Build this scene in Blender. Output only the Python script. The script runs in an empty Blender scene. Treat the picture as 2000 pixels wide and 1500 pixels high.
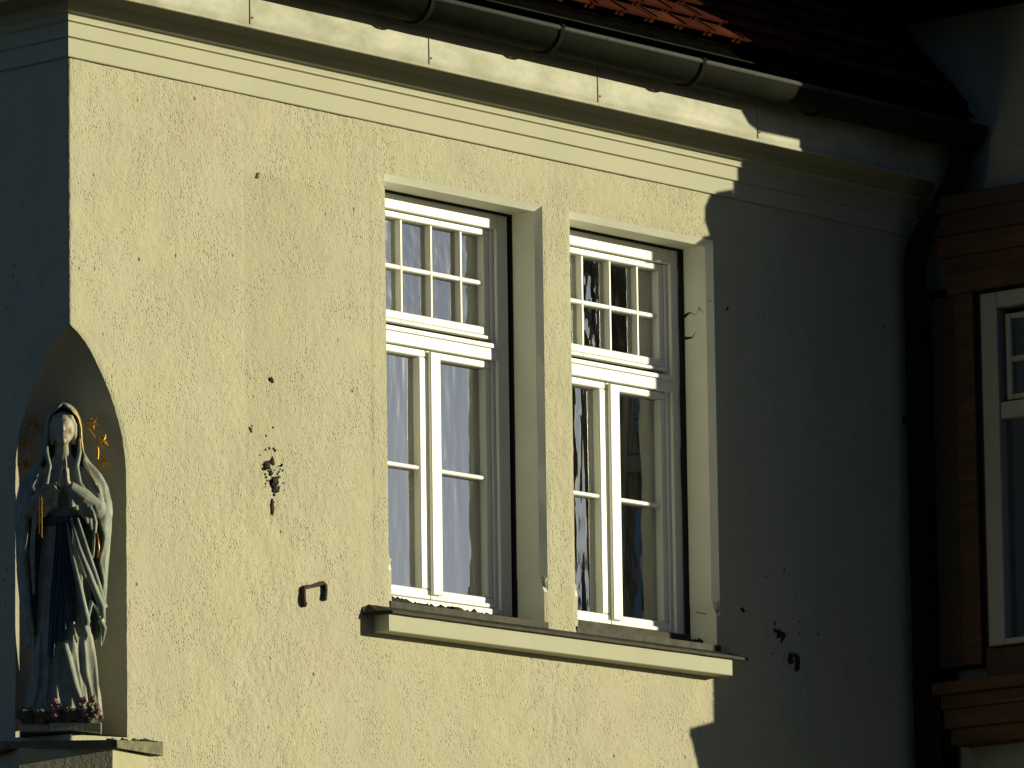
import bpy, bmesh, math, random
from mathutils import Vector, Matrix, noise
random.seed(7)
C = bpy.context.scene
COL = C.collection
rad = math.radians

# ------------------------------------------------------------------ camera
YAW, PITCH, ROLL, FPX = 0.85024, 0.16684, -0.01394, 13126.0
CAM = Vector((-18.7988, -18.8686, 1.6))
fw = Vector((math.sin(YAW)*math.cos(PITCH), math.cos(YAW)*math.cos(PITCH), math.sin(PITCH)))
rt = Vector((math.cos(YAW), -math.sin(YAW), 0)); up = rt.cross(fw)
rt2 = rt*math.cos(ROLL) + up*math.sin(ROLL); up2 = up*math.cos(ROLL) - rt*math.sin(ROLL)
cd = bpy.data.cameras.new('camera'); cam = bpy.data.objects.new('camera', cd); COL.objects.link(cam)
M = Matrix((rt2, up2, -fw)).transposed().to_4x4(); M.translation = CAM
cam.matrix_world = M
cd.sensor_fit = 'HORIZONTAL'; cd.sensor_width = 36; cd.lens = 36*FPX/2000.0
cd.clip_start = 0.5; cd.clip_end = 3000
C.camera = cam
# ------------------------------------------------------------------ light
SUN = Vector((0.97, -1.0, 0.233)).normalized()
SUN_EL = math.asin(SUN.z); SUN_AZ = math.atan2(SUN.x, SUN.y)
w = bpy.data.worlds.new('World'); C.world = w; w.use_nodes = True
nt = w.node_tree; bg = nt.nodes['Background']
sky = nt.nodes.new('ShaderNodeTexSky'); sky.sky_type = 'NISHITA'; sky.sun_disc = False
sky.sun_elevation = SUN_EL; sky.sun_rotation = SUN_AZ
sky.air_density = 0.62; sky.dust_density = 0.45; sky.ozone_density = 2.4; sky.altitude = 600
nt.links.new(sky.outputs[0], bg.inputs[0]); bg.inputs[1].default_value = 0.05
sd = bpy.data.lights.new('sun', 'SUN'); sd.energy = 5.0; sd.angle = rad(0.5); sd.color = (1.0, 0.93, 0.61)
so = bpy.data.objects.new('sun', sd); COL.objects.link(so)
so.rotation_euler = SUN.to_track_quat('Z', 'Y').to_euler(); so.location = (20, -20, 15)
C.view_settings.view_transform = 'Standard'; C.view_settings.look = 'None'
C.view_settings.exposure = 0.08; C.view_settings.gamma = 1.0; C.view_settings.use_curve_mapping = False
C.render.engine = 'CYCLES'
C.cycles.max_bounces = 8; C.cycles.transparent_max_bounces = 12

# ------------------------------------------------------------------ materials
def mat(name, color, rough=.8, metal=0.0, var=0.0, vscale=3.0, bump=0.0, bscale=60.0, col2=None, spec=.5,
        fine=None, stretch=(1, 1, 1), bdist=.01, detail=6.0):
    m = bpy.data.materials.new(name); m.use_nodes = True
    n = m.node_tree.nodes; l = m.node_tree.links; b = n['Principled BSDF']
    b.inputs['Base Color'].default_value = (*color, 1); b.inputs['Roughness'].default_value = rough
    b.inputs['Metallic'].default_value = metal; b.inputs['Specular IOR Level'].default_value = spec
    tc = n.new('ShaderNodeTexCoord'); mp = n.new('ShaderNodeMapping'); mp.inputs['Scale'].default_value = stretch
    l.new(tc.outputs['Object'], mp.inputs[0])
    if var or col2:
        t = n.new('ShaderNodeTexNoise'); t.inputs['Scale'].default_value = vscale; t.inputs['Detail'].default_value = detail
        t.inputs['Roughness'].default_value = .62
        l.new(mp.outputs[0], t.inputs[0])
        r = n.new('ShaderNodeValToRGB'); r.color_ramp.elements[0].position = .34; r.color_ramp.elements[1].position = .66
        c2 = col2 or tuple(c*(1-var) for c in color)
        r.color_ramp.elements[0].color = (*c2, 1); r.color_ramp.elements[1].color = (*color, 1)
        l.new(t.outputs[0], r.inputs[0]); l.new(r.outputs[0], b.inputs['Base Color'])
        rr = n.new('ShaderNodeMapRange'); rr.inputs[3].default_value = min(1, rough+.12); rr.inputs[4].default_value = max(.05, rough-.08)
        l.new(t.outputs[0], rr.inputs[0]); l.new(rr.outputs[0], b.inputs['Roughness'])
    if bump:
        t = n.new('ShaderNodeTexNoise'); t.inputs['Scale'].default_value = bscale; t.inputs['Detail'].default_value = 5
        l.new(mp.outputs[0], t.inputs[0])
        bp = n.new('ShaderNodeBump'); bp.inputs['Strength'].default_value = bump; bp.inputs['Distance'].default_value = bdist
        l.new(t.outputs[0], bp.inputs['Height']); l.new(bp.outputs[0], b.inputs['Normal'])
    return m

def stucco(name, base, patch=True, rough_amt=1.0):
    """roughcast: cream render with pits, faint weather stains"""
    m = bpy.data.materials.new(name); m.use_nodes = True
    n = m.node_tree.nodes; l = m.node_tree.links; b = n['Principled BSDF']
    b.inputs['Roughness'].default_value = .95; b.inputs['Specular IOR Level'].default_value = .15
    tc = n.new('ShaderNodeTexCoord'); P = tc.outputs['Object']
    def noi(scale, det=5, ro=.55, vec=P):
        t = n.new('ShaderNodeTexNoise'); t.inputs['Scale'].default_value = scale; t.inputs['Detail'].default_value = det
        t.inputs['Roughness'].default_value = ro; l.new(vec, t.inputs[0]); return t.outputs[0]
    def rng(v, a, bb, c, d):
        r = n.new('ShaderNodeMapRange'); l.new(v, r.inputs[0])
        for i, x in enumerate((a, bb, c, d)): r.inputs[i+1].default_value = x
        return r.outputs[0]
    def math_(op, a, bb):
        q = n.new('ShaderNodeMath'); q.operation = op
        for i, x in enumerate((a, bb)):
            if isinstance(x, (int, float)): q.inputs[i].default_value = x
            else: l.new(x, q.inputs[i])
        return q.outputs[0]
    def mix(f, a, bb, mode='MIX'):
        q = n.new('ShaderNodeMixRGB'); q.blend_type = mode
        for i, x in enumerate((f, a, bb)):
            if isinstance(x, (int, float)): q.inputs[i].default_value = x
            elif isinstance(x, tuple): q.inputs[i].default_value = (*x, 1)
            else: l.new(x, q.inputs[i])
        return q.outputs[0]
    # slanted, drawn out grain
    mp = n.new('ShaderNodeMapping'); l.new(P, mp.inputs[0])
    mp.inputs['Rotation'].default_value = (0, rad(35), 0); mp.inputs['Scale'].default_value = (1.0, 1, .80)
    V = mp.outputs[0]
    vo = n.new('ShaderNodeTexVoronoi'); vo.inputs['Scale'].default_value = 85; vo.inputs['Randomness'].default_value = 1; l.new(V, vo.inputs[0])
    pits_m = rng(noi(5.5, 4), .40, .64, .25, 1)
    pit = math_('MULTIPLY', rng(vo.outputs['Distance'], .10, .38, 1, 0), pits_m)
    vo2 = n.new('ShaderNodeTexVoronoi'); vo2.inputs['Scale'].default_value = 21; l.new(V, vo2.inputs[0])
    big = math_('MULTIPLY', rng(vo2.outputs['Distance'], .07, .17, 1, 0), rng(noi(9, 2), .56, .66, 0, 1))
    g1 = noi(88, 6, .65, V); g2 = noi(30, 4, .5, V); g3 = noi(190, 3, .6, V)
    zone = rng(noi(2.2, 3), .35, .65, .45, 1.25)
    h = math_('MULTIPLY', math_('ADD', math_('MULTIPLY', g1, 1.0), math_('ADD', math_('MULTIPLY', g2, .9), math_('MULTIPLY', g3, .35))), zone)
    h = math_('SUBTRACT', h, math_('MULTIPLY', pit, .9)); h = math_('SUBTRACT', h, math_('MULTIPLY', big, 1.3))
    bp = n.new('ShaderNodeBump'); bp.inputs['Strength'].default_value = .82*rough_amt; bp.inputs['Distance'].default_value = .0055
    l.new(h, bp.inputs['Height']); l.new(bp.outputs[0], b.inputs['Normal'])
    dark = tuple(c*.80 for c in base); warm = (base[0]*1.02, base[1]*.955, base[2]*1.04)
    col = mix(rng(noi(1.7, 6, .6), .38, .68, 0, 1), base, warm)
    col = mix(rng(noi(4.3, 6, .65), .5, .72, 0, .45), col, dark)
    mp2 = n.new('ShaderNodeMapping'); l.new(P, mp2.inputs[0]); mp2.inputs['Scale'].default_value = (7, 7, .55)
    col = mix(rng(noi(1.3, 5, .6, mp2.outputs[0]), .50, .72, 0, .30), col, (base[0]*.80, base[1]*.79, base[2]*.80))
    col = mix(rng(noi(.9, 3, .5), .52, .60, 0, .22), col, (base[0]*1.06, base[1]*1.05, base[2]*1.14))
    # an older, slightly greyer repair panel beside the niche
    sx = n.new('ShaderNodeSeparateXYZ'); l.new(P, sx.inputs[0])
    ed = math_('MULTIPLY', math_('SUBTRACT', noi(14, 3), .5), .05)
    pm = math_('MULTIPLY', math_('MULTIPLY', rng(math_('ADD', sx.outputs[0], ed), 1.000, 1.022, 0, 1), rng(sx.outputs[0], 1.20, 1.75, 1, 0)), math_('MULTIPLY', rng(sx.outputs[2], 7.09, 7.13, 1, 0), rng(sx.outputs[2], 5.45, 5.9, 0, 1)))
    col = mix(math_('MULTIPLY', pm, .55), col, (base[0]*.86, base[1]*.85, base[2]*.84))
    # darker colour inside the pits
    col = mix(math_('MULTIPLY', pit, .22), col, (base[0]*.42, base[1]*.36, base[2]*.42))
    col = mix(math_('MULTIPLY', big, .75), col, (base[0]*.28, base[1]*.24, base[2]*.28))
    l.new(col, b.inputs['Base Color'])
    return m

CREAM = (.490, .478, .345)
MT = {}
MT['stucco'] = stucco('roughcast_cream', CREAM)
MT['smooth'] = mat('smooth_plaster_white', (.80, .80, .70), .9, var=.10, vscale=3, bump=.25, bscale=40, bdist=.004)
MT['cornice'] = mat('cornice_plaster', (.48, .47, .365), .9, var=.06, vscale=2.5, bump=.15, bscale=70, bdist=.003)
MT['niche'] = mat('niche_plaster', (.47, .43, .34), .9, var=.15, vscale=4, bump=.25, bscale=30, bdist=.004)
MT['paint'] = mat('window_white_paint', (.80, .79, .74), .42, var=.05, vscale=9, bump=.12, bscale=26, stretch=(1, 1, .3), bdist=.002)
MT['paint_shaded'] = mat('window_shaded_paint', (.28, .28, .25), .5, var=.1, vscale=9)  # white frame paint with the bay's shade darkened into its colour
MT['paint_old'] = mat('window_paint_weathered', (.060, .055, .035), .8, col2=(.03, .027, .018), vscale=14, bump=.4, bscale=50, bdist=.003)
MT['fascia'] = mat('fascia_sheet_metal', (.45, .44, .36), .6, metal=0.0, col2=(.30, .295, .215), vscale=5.5, bump=.5, bscale=5, bdist=.012, stretch=(.8, 1, 1.6), detail=9)
MT['gutter'] = mat('gutter_patina', (.016, .0185, .010), .85, metal=0.0, spec=.16, var=.45, vscale=6, bump=.2, bscale=12, bdist=.004)
MT['bead'] = mat('gutter_bead_grey', (.032, .034, .033), .75, metal=0, var=.35, vscale=30)
MT['black'] = mat('black_iron', (.008, .0075, .007), .9, metal=0, spec=.15, bump=.4, bscale=90, var=.4, vscale=40)
MT['iron'] = mat('rusty_iron', (.030, .026, .022), .85, col2=(.06, .035, .02), vscale=40, bump=.7, bscale=90, bdist=.004)
MT['tile'] = mat('clay_tile', (.066, .012, .005), .95, col2=(.040, .008, .004), vscale=9, spec=.08, bump=.5, bscale=60, bdist=.004)
MT['tile2'] = mat('clay_tile_light', (.105, .026, .009), .95, col2=(.05, .012, .006), vscale=11, spec=.08, bump=.5, bscale=60, bdist=.004)
MT['sheet'] = mat('sill_sheet_dark', (.035, .031, .020), .65, metal=0, spec=.3, col2=(.02, .018, .012), vscale=18, bump=.4, bscale=30, bdist=.004)
MT['clump'] = mat('dark_clumps', (.035, .032, .02), 1, col2=(.015, .013, .01), vscale=40, bump=1, bscale=120, bdist=.01)
MT['dark'] = mat('dark_crack', (.010, .009, .008), 1)
MT['damage'] = mat('crumbled_mortar', (.045, .032, .022), 1, col2=(.015, .010, .008), vscale=60, bump=1, bscale=140, bdist=.01)
MT['rust'] = mat('rust_stain', (.22, .13, .07), 1, var=.4, vscale=70, bump=.5, bscale=80)
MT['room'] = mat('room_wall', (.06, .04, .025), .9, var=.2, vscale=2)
MT['curtain'] = mat('curtain_cloth', (.10, .085, .06), .9, var=.15, vscale=8)
MT['wood'] = mat('brown_stained_wood', (.085, .036, .013), .8, col2=(.045, .02, .009), vscale=9, bump=.3, bscale=30, stretch=(1, .4, 2.5), bdist=.003)
MT['wood_dark'] = mat('dark_stained_wood', (.035, .018, .010), .6, var=.4, vscale=9)
MT['wing'] = mat('wing_render', (.30, .29, .24), .95, var=.12, vscale=2, bump=.6, bscale=70, bdist=.005)
MT['deck'] = mat('eave_shade_black', (.004, .0035, .003), 1, var=.3, vscale=12, spec=.0)  # near-black colour stands in for the shade under the eaves
MT['stone'] = mat('console_plaster', (.42, .40, .27), .9, var=.15, vscale=8, bump=.5, bscale=60, bdist=.004)
MT['slab'] = mat('slab_mossy', (.20, .19, .125), .9, col2=(.10, .095, .06), vscale=22, bump=.9, bscale=70, bdist=.006)
MT['robe'] = mat('statue_white_paint', (.34, .35, .29), .6, col2=(.22, .235, .20), vscale=16, bump=.2, bscale=30, bdist=.002, spec=.35)
MT['mantle'] = mat('statue_mantle_paint', (.31, .345, .285), .55, col2=(.17, .20, .175), vscale=14, bump=.2, bscale=30, bdist=.002, spec=.35)
MT['skin'] = mat('statue_face_paint', (.44, .40, .30), .6, col2=(.36, .32, .24), vscale=22)
MT['blue'] = mat('statue_blue_paint', (.045, .075, .105), .5, col2=(.03, .05, .07), vscale=18, spec=.4)
MT['gold'] = mat('gilded_metal', (.70, .38, .07), .45, metal=.85, var=.35, vscale=60)
MT['rock'] = mat('statue_rock_base', (.15, .13, .10), .9, col2=(.06, .055, .04), vscale=30, bump=1, bscale=60, bdist=.01)
MT['rose'] = mat('faded_rose_paint', (.38, .20, .17), .7, var=.4, vscale=60)
MT['asphalt'] = mat('asphalt', (.05, .05, .048), .9, var=.2, vscale=2)
MT['grass'] = mat('meadow_ground', (.05, .06, .03), 1, col2=(.07, .07, .04), vscale=.3)
MT['bark'] = mat('bark', (.07, .05, .035), .95, var=.4, vscale=12, bump=1, bscale=20)
MT['leaf'] = mat('autumn_leaf', (.09, .085, .03), .7, col2=(.05, .07, .025), vscale=1.5)
MT['nwall'] = mat('neighbour_render', (.13, .10, .075), .9, var=.15, vscale=1)
MT['ntile'] = mat('neighbour_roof', (.10, .04, .025), .9, var=.3, vscale=3)

def glass_mat(name, wav, wscale, stretch, tint=(.93, .96, .97)):
    m = bpy.data.materials.new(name); m.use_nodes = True
    n = m.node_tree.nodes; l = m.node_tree.links; n.remove(n['Principled BSDF'])
    out = n['Material Output']
    tr = n.new('ShaderNodeBsdfTransparent'); tr.inputs[0].default_value = (.80, .84, .82, 1)
    gl = n.new('ShaderNodeBsdfGlossy'); gl.inputs['Roughness'].default_value = .02; gl.inputs[0].default_value = (*tint, 1)
    fr = n.new('ShaderNodeFresnel'); fr.inputs[0].default_value = 4.6
    mx = n.new('ShaderNodeMixShader'); l.new(fr.outputs[0], mx.inputs[0]); l.new(tr.outputs[0], mx.inputs[1]); l.new(gl.outputs[0], mx.inputs[2])
    tc = n.new('ShaderNodeTexCoord'); mp = n.new('ShaderNodeMapping'); mp.inputs['Scale'].default_value = stretch
    t = n.new('ShaderNodeTexNoise'); t.inputs['Scale'].default_value = wscale; t.inputs['Detail'].default_value = 1.6
    l.new(tc.outputs['Object'], mp.inputs[0]); l.new(mp.outputs[0], t.inputs[0])
    bp = n.new('ShaderNodeBump'); bp.inputs['Strength'].default_value = 1; bp.inputs['Distance'].default_value = wav
    l.new(t.outputs[0], bp.inputs['Height']); l.new(bp.outputs[0], gl.inputs['Normal']); l.new(bp.outputs[0], fr.inputs['Normal'])
    l.new(mx.outputs[0], out.inputs[0])
    return m
MT['glass'] = glass_mat('old_window_glass', .0009, 3.4, (4.5, 1, 1.0))
MT['glass_small'] = glass_mat('old_small_pane_glass', .0010, 10, (1.8, 1, 1))

# ------------------------------------------------------------------ helpers
def link(name, me, m, parent=None, smooth=False):
    o = bpy.data.objects.new(name, me); COL.objects.link(o)
    if m is not None and len(me.materials) == 0:
        for k in (m if isinstance(m, (list, tuple)) else [m]): me.materials.append(MT[k])
    if smooth:
        for p in me.polygons: p.use_smooth = True
    if parent: o.parent = parent
    return o
def obj(name, bm, m, parent=None, smooth=False):
    bmesh.ops.recalc_face_normals(bm, faces=bm.faces)
    me = bpy.data.meshes.new(name); bm.to_mesh(me); bm.free()
    return link(name, me, m, parent, smooth)
def empty(name, loc, label, cat, rz=0, group=None):
    o = bpy.data.objects.new(name, None); COL.objects.link(o); o.location = loc; o.rotation_euler = (0, 0, rz)
    o.empty_display_size = .2
    o['label'] = label; o['category'] = cat
    if group: o['group'] = group
    return o
def tag(o, label=None, cat=None, kind=None, group=None):
    if label: o['label'] = label
    if cat: o['category'] = cat
    if kind: o['kind'] = kind
    if group: o['group'] = group
    return o
def box(bm, a, b, bev=0.0):
    x0, y0, z0 = a; x1, y1, z1 = b
    v = [bm.verts.new(p) for p in ((x0,y0,z0),(x1,y0,z0),(x1,y1,z0),(x0,y1,z0),(x0,y0,z1),(x1,y0,z1),(x1,y1,z1),(x0,y1,z1))]
    f = [bm.faces.new([v[i] for i in q]) for q in ((0,3,2,1),(4,5,6,7),(0,1,5,4),(1,2,6,5),(2,3,7,6),(3,0,4,7))]
    if bev:
        es = list({e for q in f for e in q.edges})
        bmesh.ops.bevel(bm, geom=es, offset=bev, segments=1, affect='EDGES')
def bx(name, a, b, m, parent=None, bev=0.0):
    bm = bmesh.new(); box(bm, a, b, bev); return obj(name, bm, m, parent)
def prism(bm, pts, axis, a, b):
    """polygon pts extruded along axis between a and b. axis 'x': pts=(y,z); 'y': (x,z); 'z': (x,y)"""
    def P(p, t):
        return {'x': (t, p[0], p[1]), 'y': (p[0], t, p[1]), 'z': (p[0], p[1], t)}[axis]
    A = [bm.verts.new(P(p, a)) for p in pts]; B = [bm.verts.new(P(p, b)) for p in pts]
    n = len(pts); bm.faces.new(A); bm.faces.new(B[::-1])
    for i in range(n): bm.faces.new((A[i], B[i], B[(i+1) % n], A[(i+1) % n]))
def tube(bm, pts, r, seg=12, cap=True):
    pts = [Vector(p) for p in pts]; rr = r if isinstance(r, (list, tuple)) else [r]*len(pts)
    rings = []; prev = None
    for i, p in enumerate(pts):
        d = (pts[min(i+1, len(pts)-1)] - pts[max(i-1, 0)]).normalized()
        if prev is None:
            u = d.cross(Vector((0, 0, 1)) if abs(d.z) < .9 else Vector((1, 0, 0))).normalized()
        else:
            u = (prev - d*prev.dot(d)).normalized()
        prev = u; v = d.cross(u)
        rings.append([bm.verts.new(p + (u*math.cos(2*math.pi*k/seg) + v*math.sin(2*math.pi*k/seg))*rr[i]) for k in range(seg)])
    for a, b in zip(rings, rings[1:]):
        for k in range(seg): bm.faces.new((a[k], a[(k+1) % seg], b[(k+1) % seg], b[k]))
    if cap: bm.faces.new(rings[0][::-1]); bm.faces.new(rings[-1])
def ball(bm, c, r, sub=2, sc=(1, 1, 1)):
    M4 = Matrix.Translation(c) @ Matrix.Diagonal((*sc, 1))
    return bmesh.ops.create_icosphere(bm, subdivisions=sub, radius=r, matrix=M4)['verts']
def lump(bm, c, r, sc=(1, 1, 1), amp=.35, sub=2, seed=0):
    vs = ball(bm, (0, 0, 0), 1.0, sub)
    for v in vs:
        k = 1 + amp*noise.noise(v.co*1.9 + Vector((seed*7.1, seed*3.3, 0)))*2
        v.co = Vector(c) + Vector((v.co.x*sc[0], v.co.y*sc[1], v.co.z*sc[2]))*r*k
def dup(o, parent, loc=None):
    c = o.copy(); COL.objects.link(c); c.parent = parent
    if loc: c.location = loc
    for ch in o.children:
        d = ch.copy(); COL.objects.link(d); d.parent = c
    return c
def evaluated(o, name, m, parent, smooth=True, loc=None):
    """freeze an object's modifiers into a plain mesh and drop the source"""
    dg = bpy.context.evaluated_depsgraph_get(); dg.update()
    me = bpy.data.meshes.new_from_object(o.evaluated_get(dg)); me.materials.clear()
    bpy.data.objects.remove(o)
    return link(name, me, m, parent, smooth)

# ------------------------------------------------------------------ ground and setting
bm = bmesh.new()
vs = [bm.verts.new(p) for p in ((-900, -900, 0), (900, -900, 0), (900, 900, 0), (-900, 900, 0))]; bm.faces.new(vs)
tag(obj('ground', bm, 'grass'), kind='structure')
bm = bmesh.new(); vs = [bm.verts.new(p) for p in ((-60, -14, .004), (80, -14, .004), (80, -6, .004), (-60, -6, .004))]; bm.faces.new(vs)
tag(obj('road', bm, 'asphalt'), kind='structure')
tag(bx('pavement', (-60, -6, 0), (80, -3.5, .12), 'stone'), kind='structure')

# ------------------------------------------------------------------ main house
house = empty('house', (0, 0, 0), 'cream roughcast corner house in low sun with paired white windows and pointed statue niche', 'house')

NX = 5.62          # where the wing starts
ZB, ZT = 0.0, 7.45
O1 = (1.889, 2.906); O2 = (3.087, 4.070); OZ = (5.39, 7.230)
CH = .026; RD = .160      # chamfer, reveal depth
# niche radius as a function of height (surface of revolution about the corner line)
NZ = [4.70, 5.0, 5.4, 5.70, 5.823, 5.87, 5.926, 5.98, 6.035, 6.086, 6.14, 6.19, 6.241, 6.28, 6.315, 6.346]
NR = [.322, .322, .322, .321, .318, .311, .298, .279, .256, .231, .199, .166, .130, .094, .053, .0]
def nr(z):
    if z <= NZ[0]: return NR[0]
    for a, b, c, d in zip(NZ, NZ[1:], NR, NR[1:]):
        if z <= b: return c + (d-c)*(z-a)/(b-a)
    return 0.0
def jag(z): return (noise.noise(Vector((1.3, 9.1, z*38)))*.006 + noise.noise(Vector((4.3, 2.1, z*9)))*.0055)
def relief(x, z):
    """roughcast height above the wall plane"""
    rough = .55 + .9*max(0, noise.noise(Vector((x*1.3+3, 0, z*1.1)))+.25)
    h = .0022*noise.noise(Vector((x*34, 1.0, z*28))) + .0016*noise.noise(Vector((x*75, 5.0, z*60))) + .0025*noise.noise(Vector((x*9, 7.0, z*7)))
    h = h*rough + .0015
    h += .003*noise.noise(Vector((x*1.7, 3, z*1.5)))
    # the smoothed repair panel between niche and windows
    if x > 1.01 and x < 1.80 and 5.5 < z < 7.11: h -= .0022*min(1, (x-1.01)/.012)
    return h
def edge_fade(x, z):
    d = 9.0
    for O in (O1, O2):
        dx = max(O[0]-x, 0, x-O[1]); dz = max(OZ[0]-z, 0, z-OZ[1]); d = min(d, math.hypot(dx, dz))
    return min(1, d/.02)
def seg(a, b, step):
    n = max(1, int(round((b-a)/step))); return [a+(b-a)*i/n for i in range(n)]
# coordinates of the dense visible area
fine = .0085
zs = seg(0, 4.40, .8) + seg(4.40, 4.70, fine*1.5) + seg(4.70, OZ[0], fine*1.15) + seg(OZ[0], 6.346, fine*1.15) + seg(6.346, OZ[1], fine*1.15) + seg(OZ[1], ZT, fine*1.15) + [ZT]
xs = seg(.34, O1[0], fine) + seg(O1[0], O1[1], .02) + seg(O1[1], O2[0], fine) + seg(O2[0], O2[1], .02) + seg(O2[1], 4.75, fine*1.4) + seg(4.75, NX, .05) + [NX]
NI = 26            # cells between the niche edge (or corner) and x=.34
bm = bmesh.new()
grid = []
for z in zs:
    row = []
    r = nr(z) if 4.70-1e-6 <= z <= 6.346 else 0.0
    for i in range(NI):
        t = i/NI; x = r + (.34-r)*t
        h = relief(x, z)*min(1, (x-r)/.02)*edge_fade(x, z)
        jx = 0; jy = 0
        if i == 0:
            if r == 0: jx = -abs(jag(z))*.9; jy = -abs(jag(z+5))*.9
            else: jx = jag(z)*.35
        row.append(bm.verts.new((x+jx, -h+jy, z)))
    for x in xs:
        row.append(bm.verts.new((x, -relief(x, z)*edge_fade(x, z) if z > 4.3 and x < 4.8 else 0, z)))
    grid.append(row)
XS = [None]*NI + xs
for j in range(len(zs)-1):
    zc = (zs[j]+zs[j+1])/2
    for i in range(len(grid[0])-1):
        if i >= NI:
            xc = (XS[i]+XS[i+1])/2
            if OZ[0] < zc < OZ[1] and (O1[0] < xc < O1[1] or O2[0] < xc < O2[1]): continue
        bm.faces.new((grid[j][i], grid[j][i+1], grid[j+1][i+1], grid[j+1][i]))
# wall B, going away to the left behind the corner (x = 0 plane)
ys = seg(.36, 3.0, .12) + seg(3.0, 9.0, 1.0) + [9.0]
gb = []
for j, z in enumerate(zs):
    r = nr(z)*.965 if 4.70-1e-6 <= z <= 6.346 else 0.0
    row = []
    for i in range(NI):
        t = i/NI; y = r + (.36-r)*t
        if i == 0 and r == 0: row.append(grid[j][0]); continue
        row.append(bm.verts.new(((-relief(y+9, z)*min(1, (y-r)/.02)) if i else 0, y + (jag(z+2)*.35 if i == 0 else 0), z)))
    for y in ys: row.append(bm.verts.new((0, y, z)))
    gb.append(row)
for a, b in zip(gb, gb[1:]):
    for i in range(len(a)-1): bm.faces.new((a[i], b[i], b[i+1], a[i+1]))
# hidden back and top so the walls are solid
for q in (((NX, 0, 0), (NX, 9, 0), (NX, 9, 8.0), (NX, 0, 8.0)), ((0, 9, 0), (0, 9, 8.0), (NX, 9, 8.0), (NX, 9, 0)),):
    bm.faces.new([bm.verts.new(p) for p in q])
bmesh.ops.remove_doubles(bm, verts=bm.verts, dist=1e-5)
wall = obj('wall', bm, 'stucco', house)
for p in wall.data.polygons: p.use_smooth = True

# niche
bm = bmesh.new(); rows = []
zz = seg(4.70, 5.82, .04) + seg(5.82, 6.346, .02) + [6.346]
for z in zz:
    r = nr(z)
    rows.append([bm.verts.new((r*math.cos(a), r*.965*math.sin(a), z)) for a in [math.pi/2*k/28 for k in range(29)]])
for a, b in zip(rows, rows[1:]):
    for k in range(28): bm.faces.new((a[k], a[k+1], b[k+1], b[k]))
fl = [bm.verts.new((0, 0, 4.702))] + [bm.verts.new((.33*math.cos(math.pi/2*k/14), .317*math.sin(math.pi/2*k/14), 4.702)) for k in range(15)]
for k in range(1, 15): bm.faces.new((fl[0], fl[k], fl[k+1]))
bmesh.ops.remove_doubles(bm, verts=bm.verts, dist=1e-5)
obj('statue_niche', bm, 'niche', house, True)

# window reveals (smooth white plaster) with chamfered arris, chamfer stops near the sill
def reveal(O, name):
    x0, x1 = O; z0, z1 = OZ
    bm = bmesh.new()
    stop = 5.575
    def quad(*p): bm.faces.new([bm.verts.new(q) for q in p])
    n = 26
    # right and left jambs in strips so the arris can wander a little
    for side in (-1, 1):
        xa = x1 if side > 0 else x0
        prev = None
        for k in range(n+1):
            z = z0 + (z1-z0)*k/n
            c = CH if z > stop+.02 else (0.004)
            ja = noise.noise(Vector((xa*3, 5, z*9)))*.0022
            a = (xa - 0*side, 0.0, z)
            xi = xa - side*(c + ja)
            b = (xi, c, z); d = (xa - side*.024, RD+.05, z) if c > .01 else (xa - side*.006 - side*.018, RD+.05, z)
            if c <= .01: b = (xa - side*.020, .004, z)
            ra = (a, b, d)
            if prev:
                quad(prev[0], prev[1], ra[1], ra[0]); quad(prev[1], prev[2], ra[2], ra[1])
            prev = ra
    # head
    quad((x0, 0, z1), (x1, 0, z1), (x1-CH, CH, z1-CH), (x0+CH, CH, z1-CH))
    quad((x0+CH, CH, z1-CH), (x1-CH, CH, z1-CH), (x1-.024, RD+.05, z1-CH+.004), (x0+.024, RD+.05, z1-CH+.004))
    # bottom bed
    quad((x0, 0, z0), (x1, 0, z0), (x1, RD+.1, z0+.02), (x0, RD+.1, z0+.02))
    bmesh.ops.remove_doubles(bm, verts=bm.verts, dist=1e-4)
    o = obj(name, bm, ['smooth', 'stucco'], house)
    for p in o.data.polygons:
        if p.center.z < stop+.03 and p.center.y < .004 and abs(p.normal.y) > .5: p.material_index = 1
    return o
reveal(O1, 'window_reveal'); reveal(O2, 'window_reveal')
# broken plaster bosses where the chamfers stop
for i, (x, z) in enumerate(((O1[0]+.004, 5.575), (O1[1]-.006, 5.575), (O2[0]+.004, 5.572), (O2[1]-.006, 5.577))):
    bm = bmesh.new(); lump(bm, (x, .012, z), .015, (1, .75, 1.6), .4, 2, i); obj('chamfer_stop', bm, 'stucco', house, True)
# dark open joint between reveal and frame
def joint(O):
    bm = bmesh.new(); x0, x1 = O; z1 = OZ[1]
    box(bm, (x0+.018, RD-.004, z1-CH-.008), (x1-.018, RD+.02, z1-CH+.004))
    n = 20
    for k in range(n):
        za = 5.40 + (z1-CH-5.40)*k/n; zb = 5.40 + (z1-CH-5.40)*(k+1)/n
        wv = .005 + (.006 if O is O1 else .012)*abs(noise.noise(Vector((O[0], 2, za*3))))
        if O is O2: wv += .022
        box(bm, (x1-.022-wv, RD-.006, za), (x1-.016, RD+.03, zb))
    return obj('frame_joint', bm, 'dark', house)
joint(O1); joint(O2)
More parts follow.
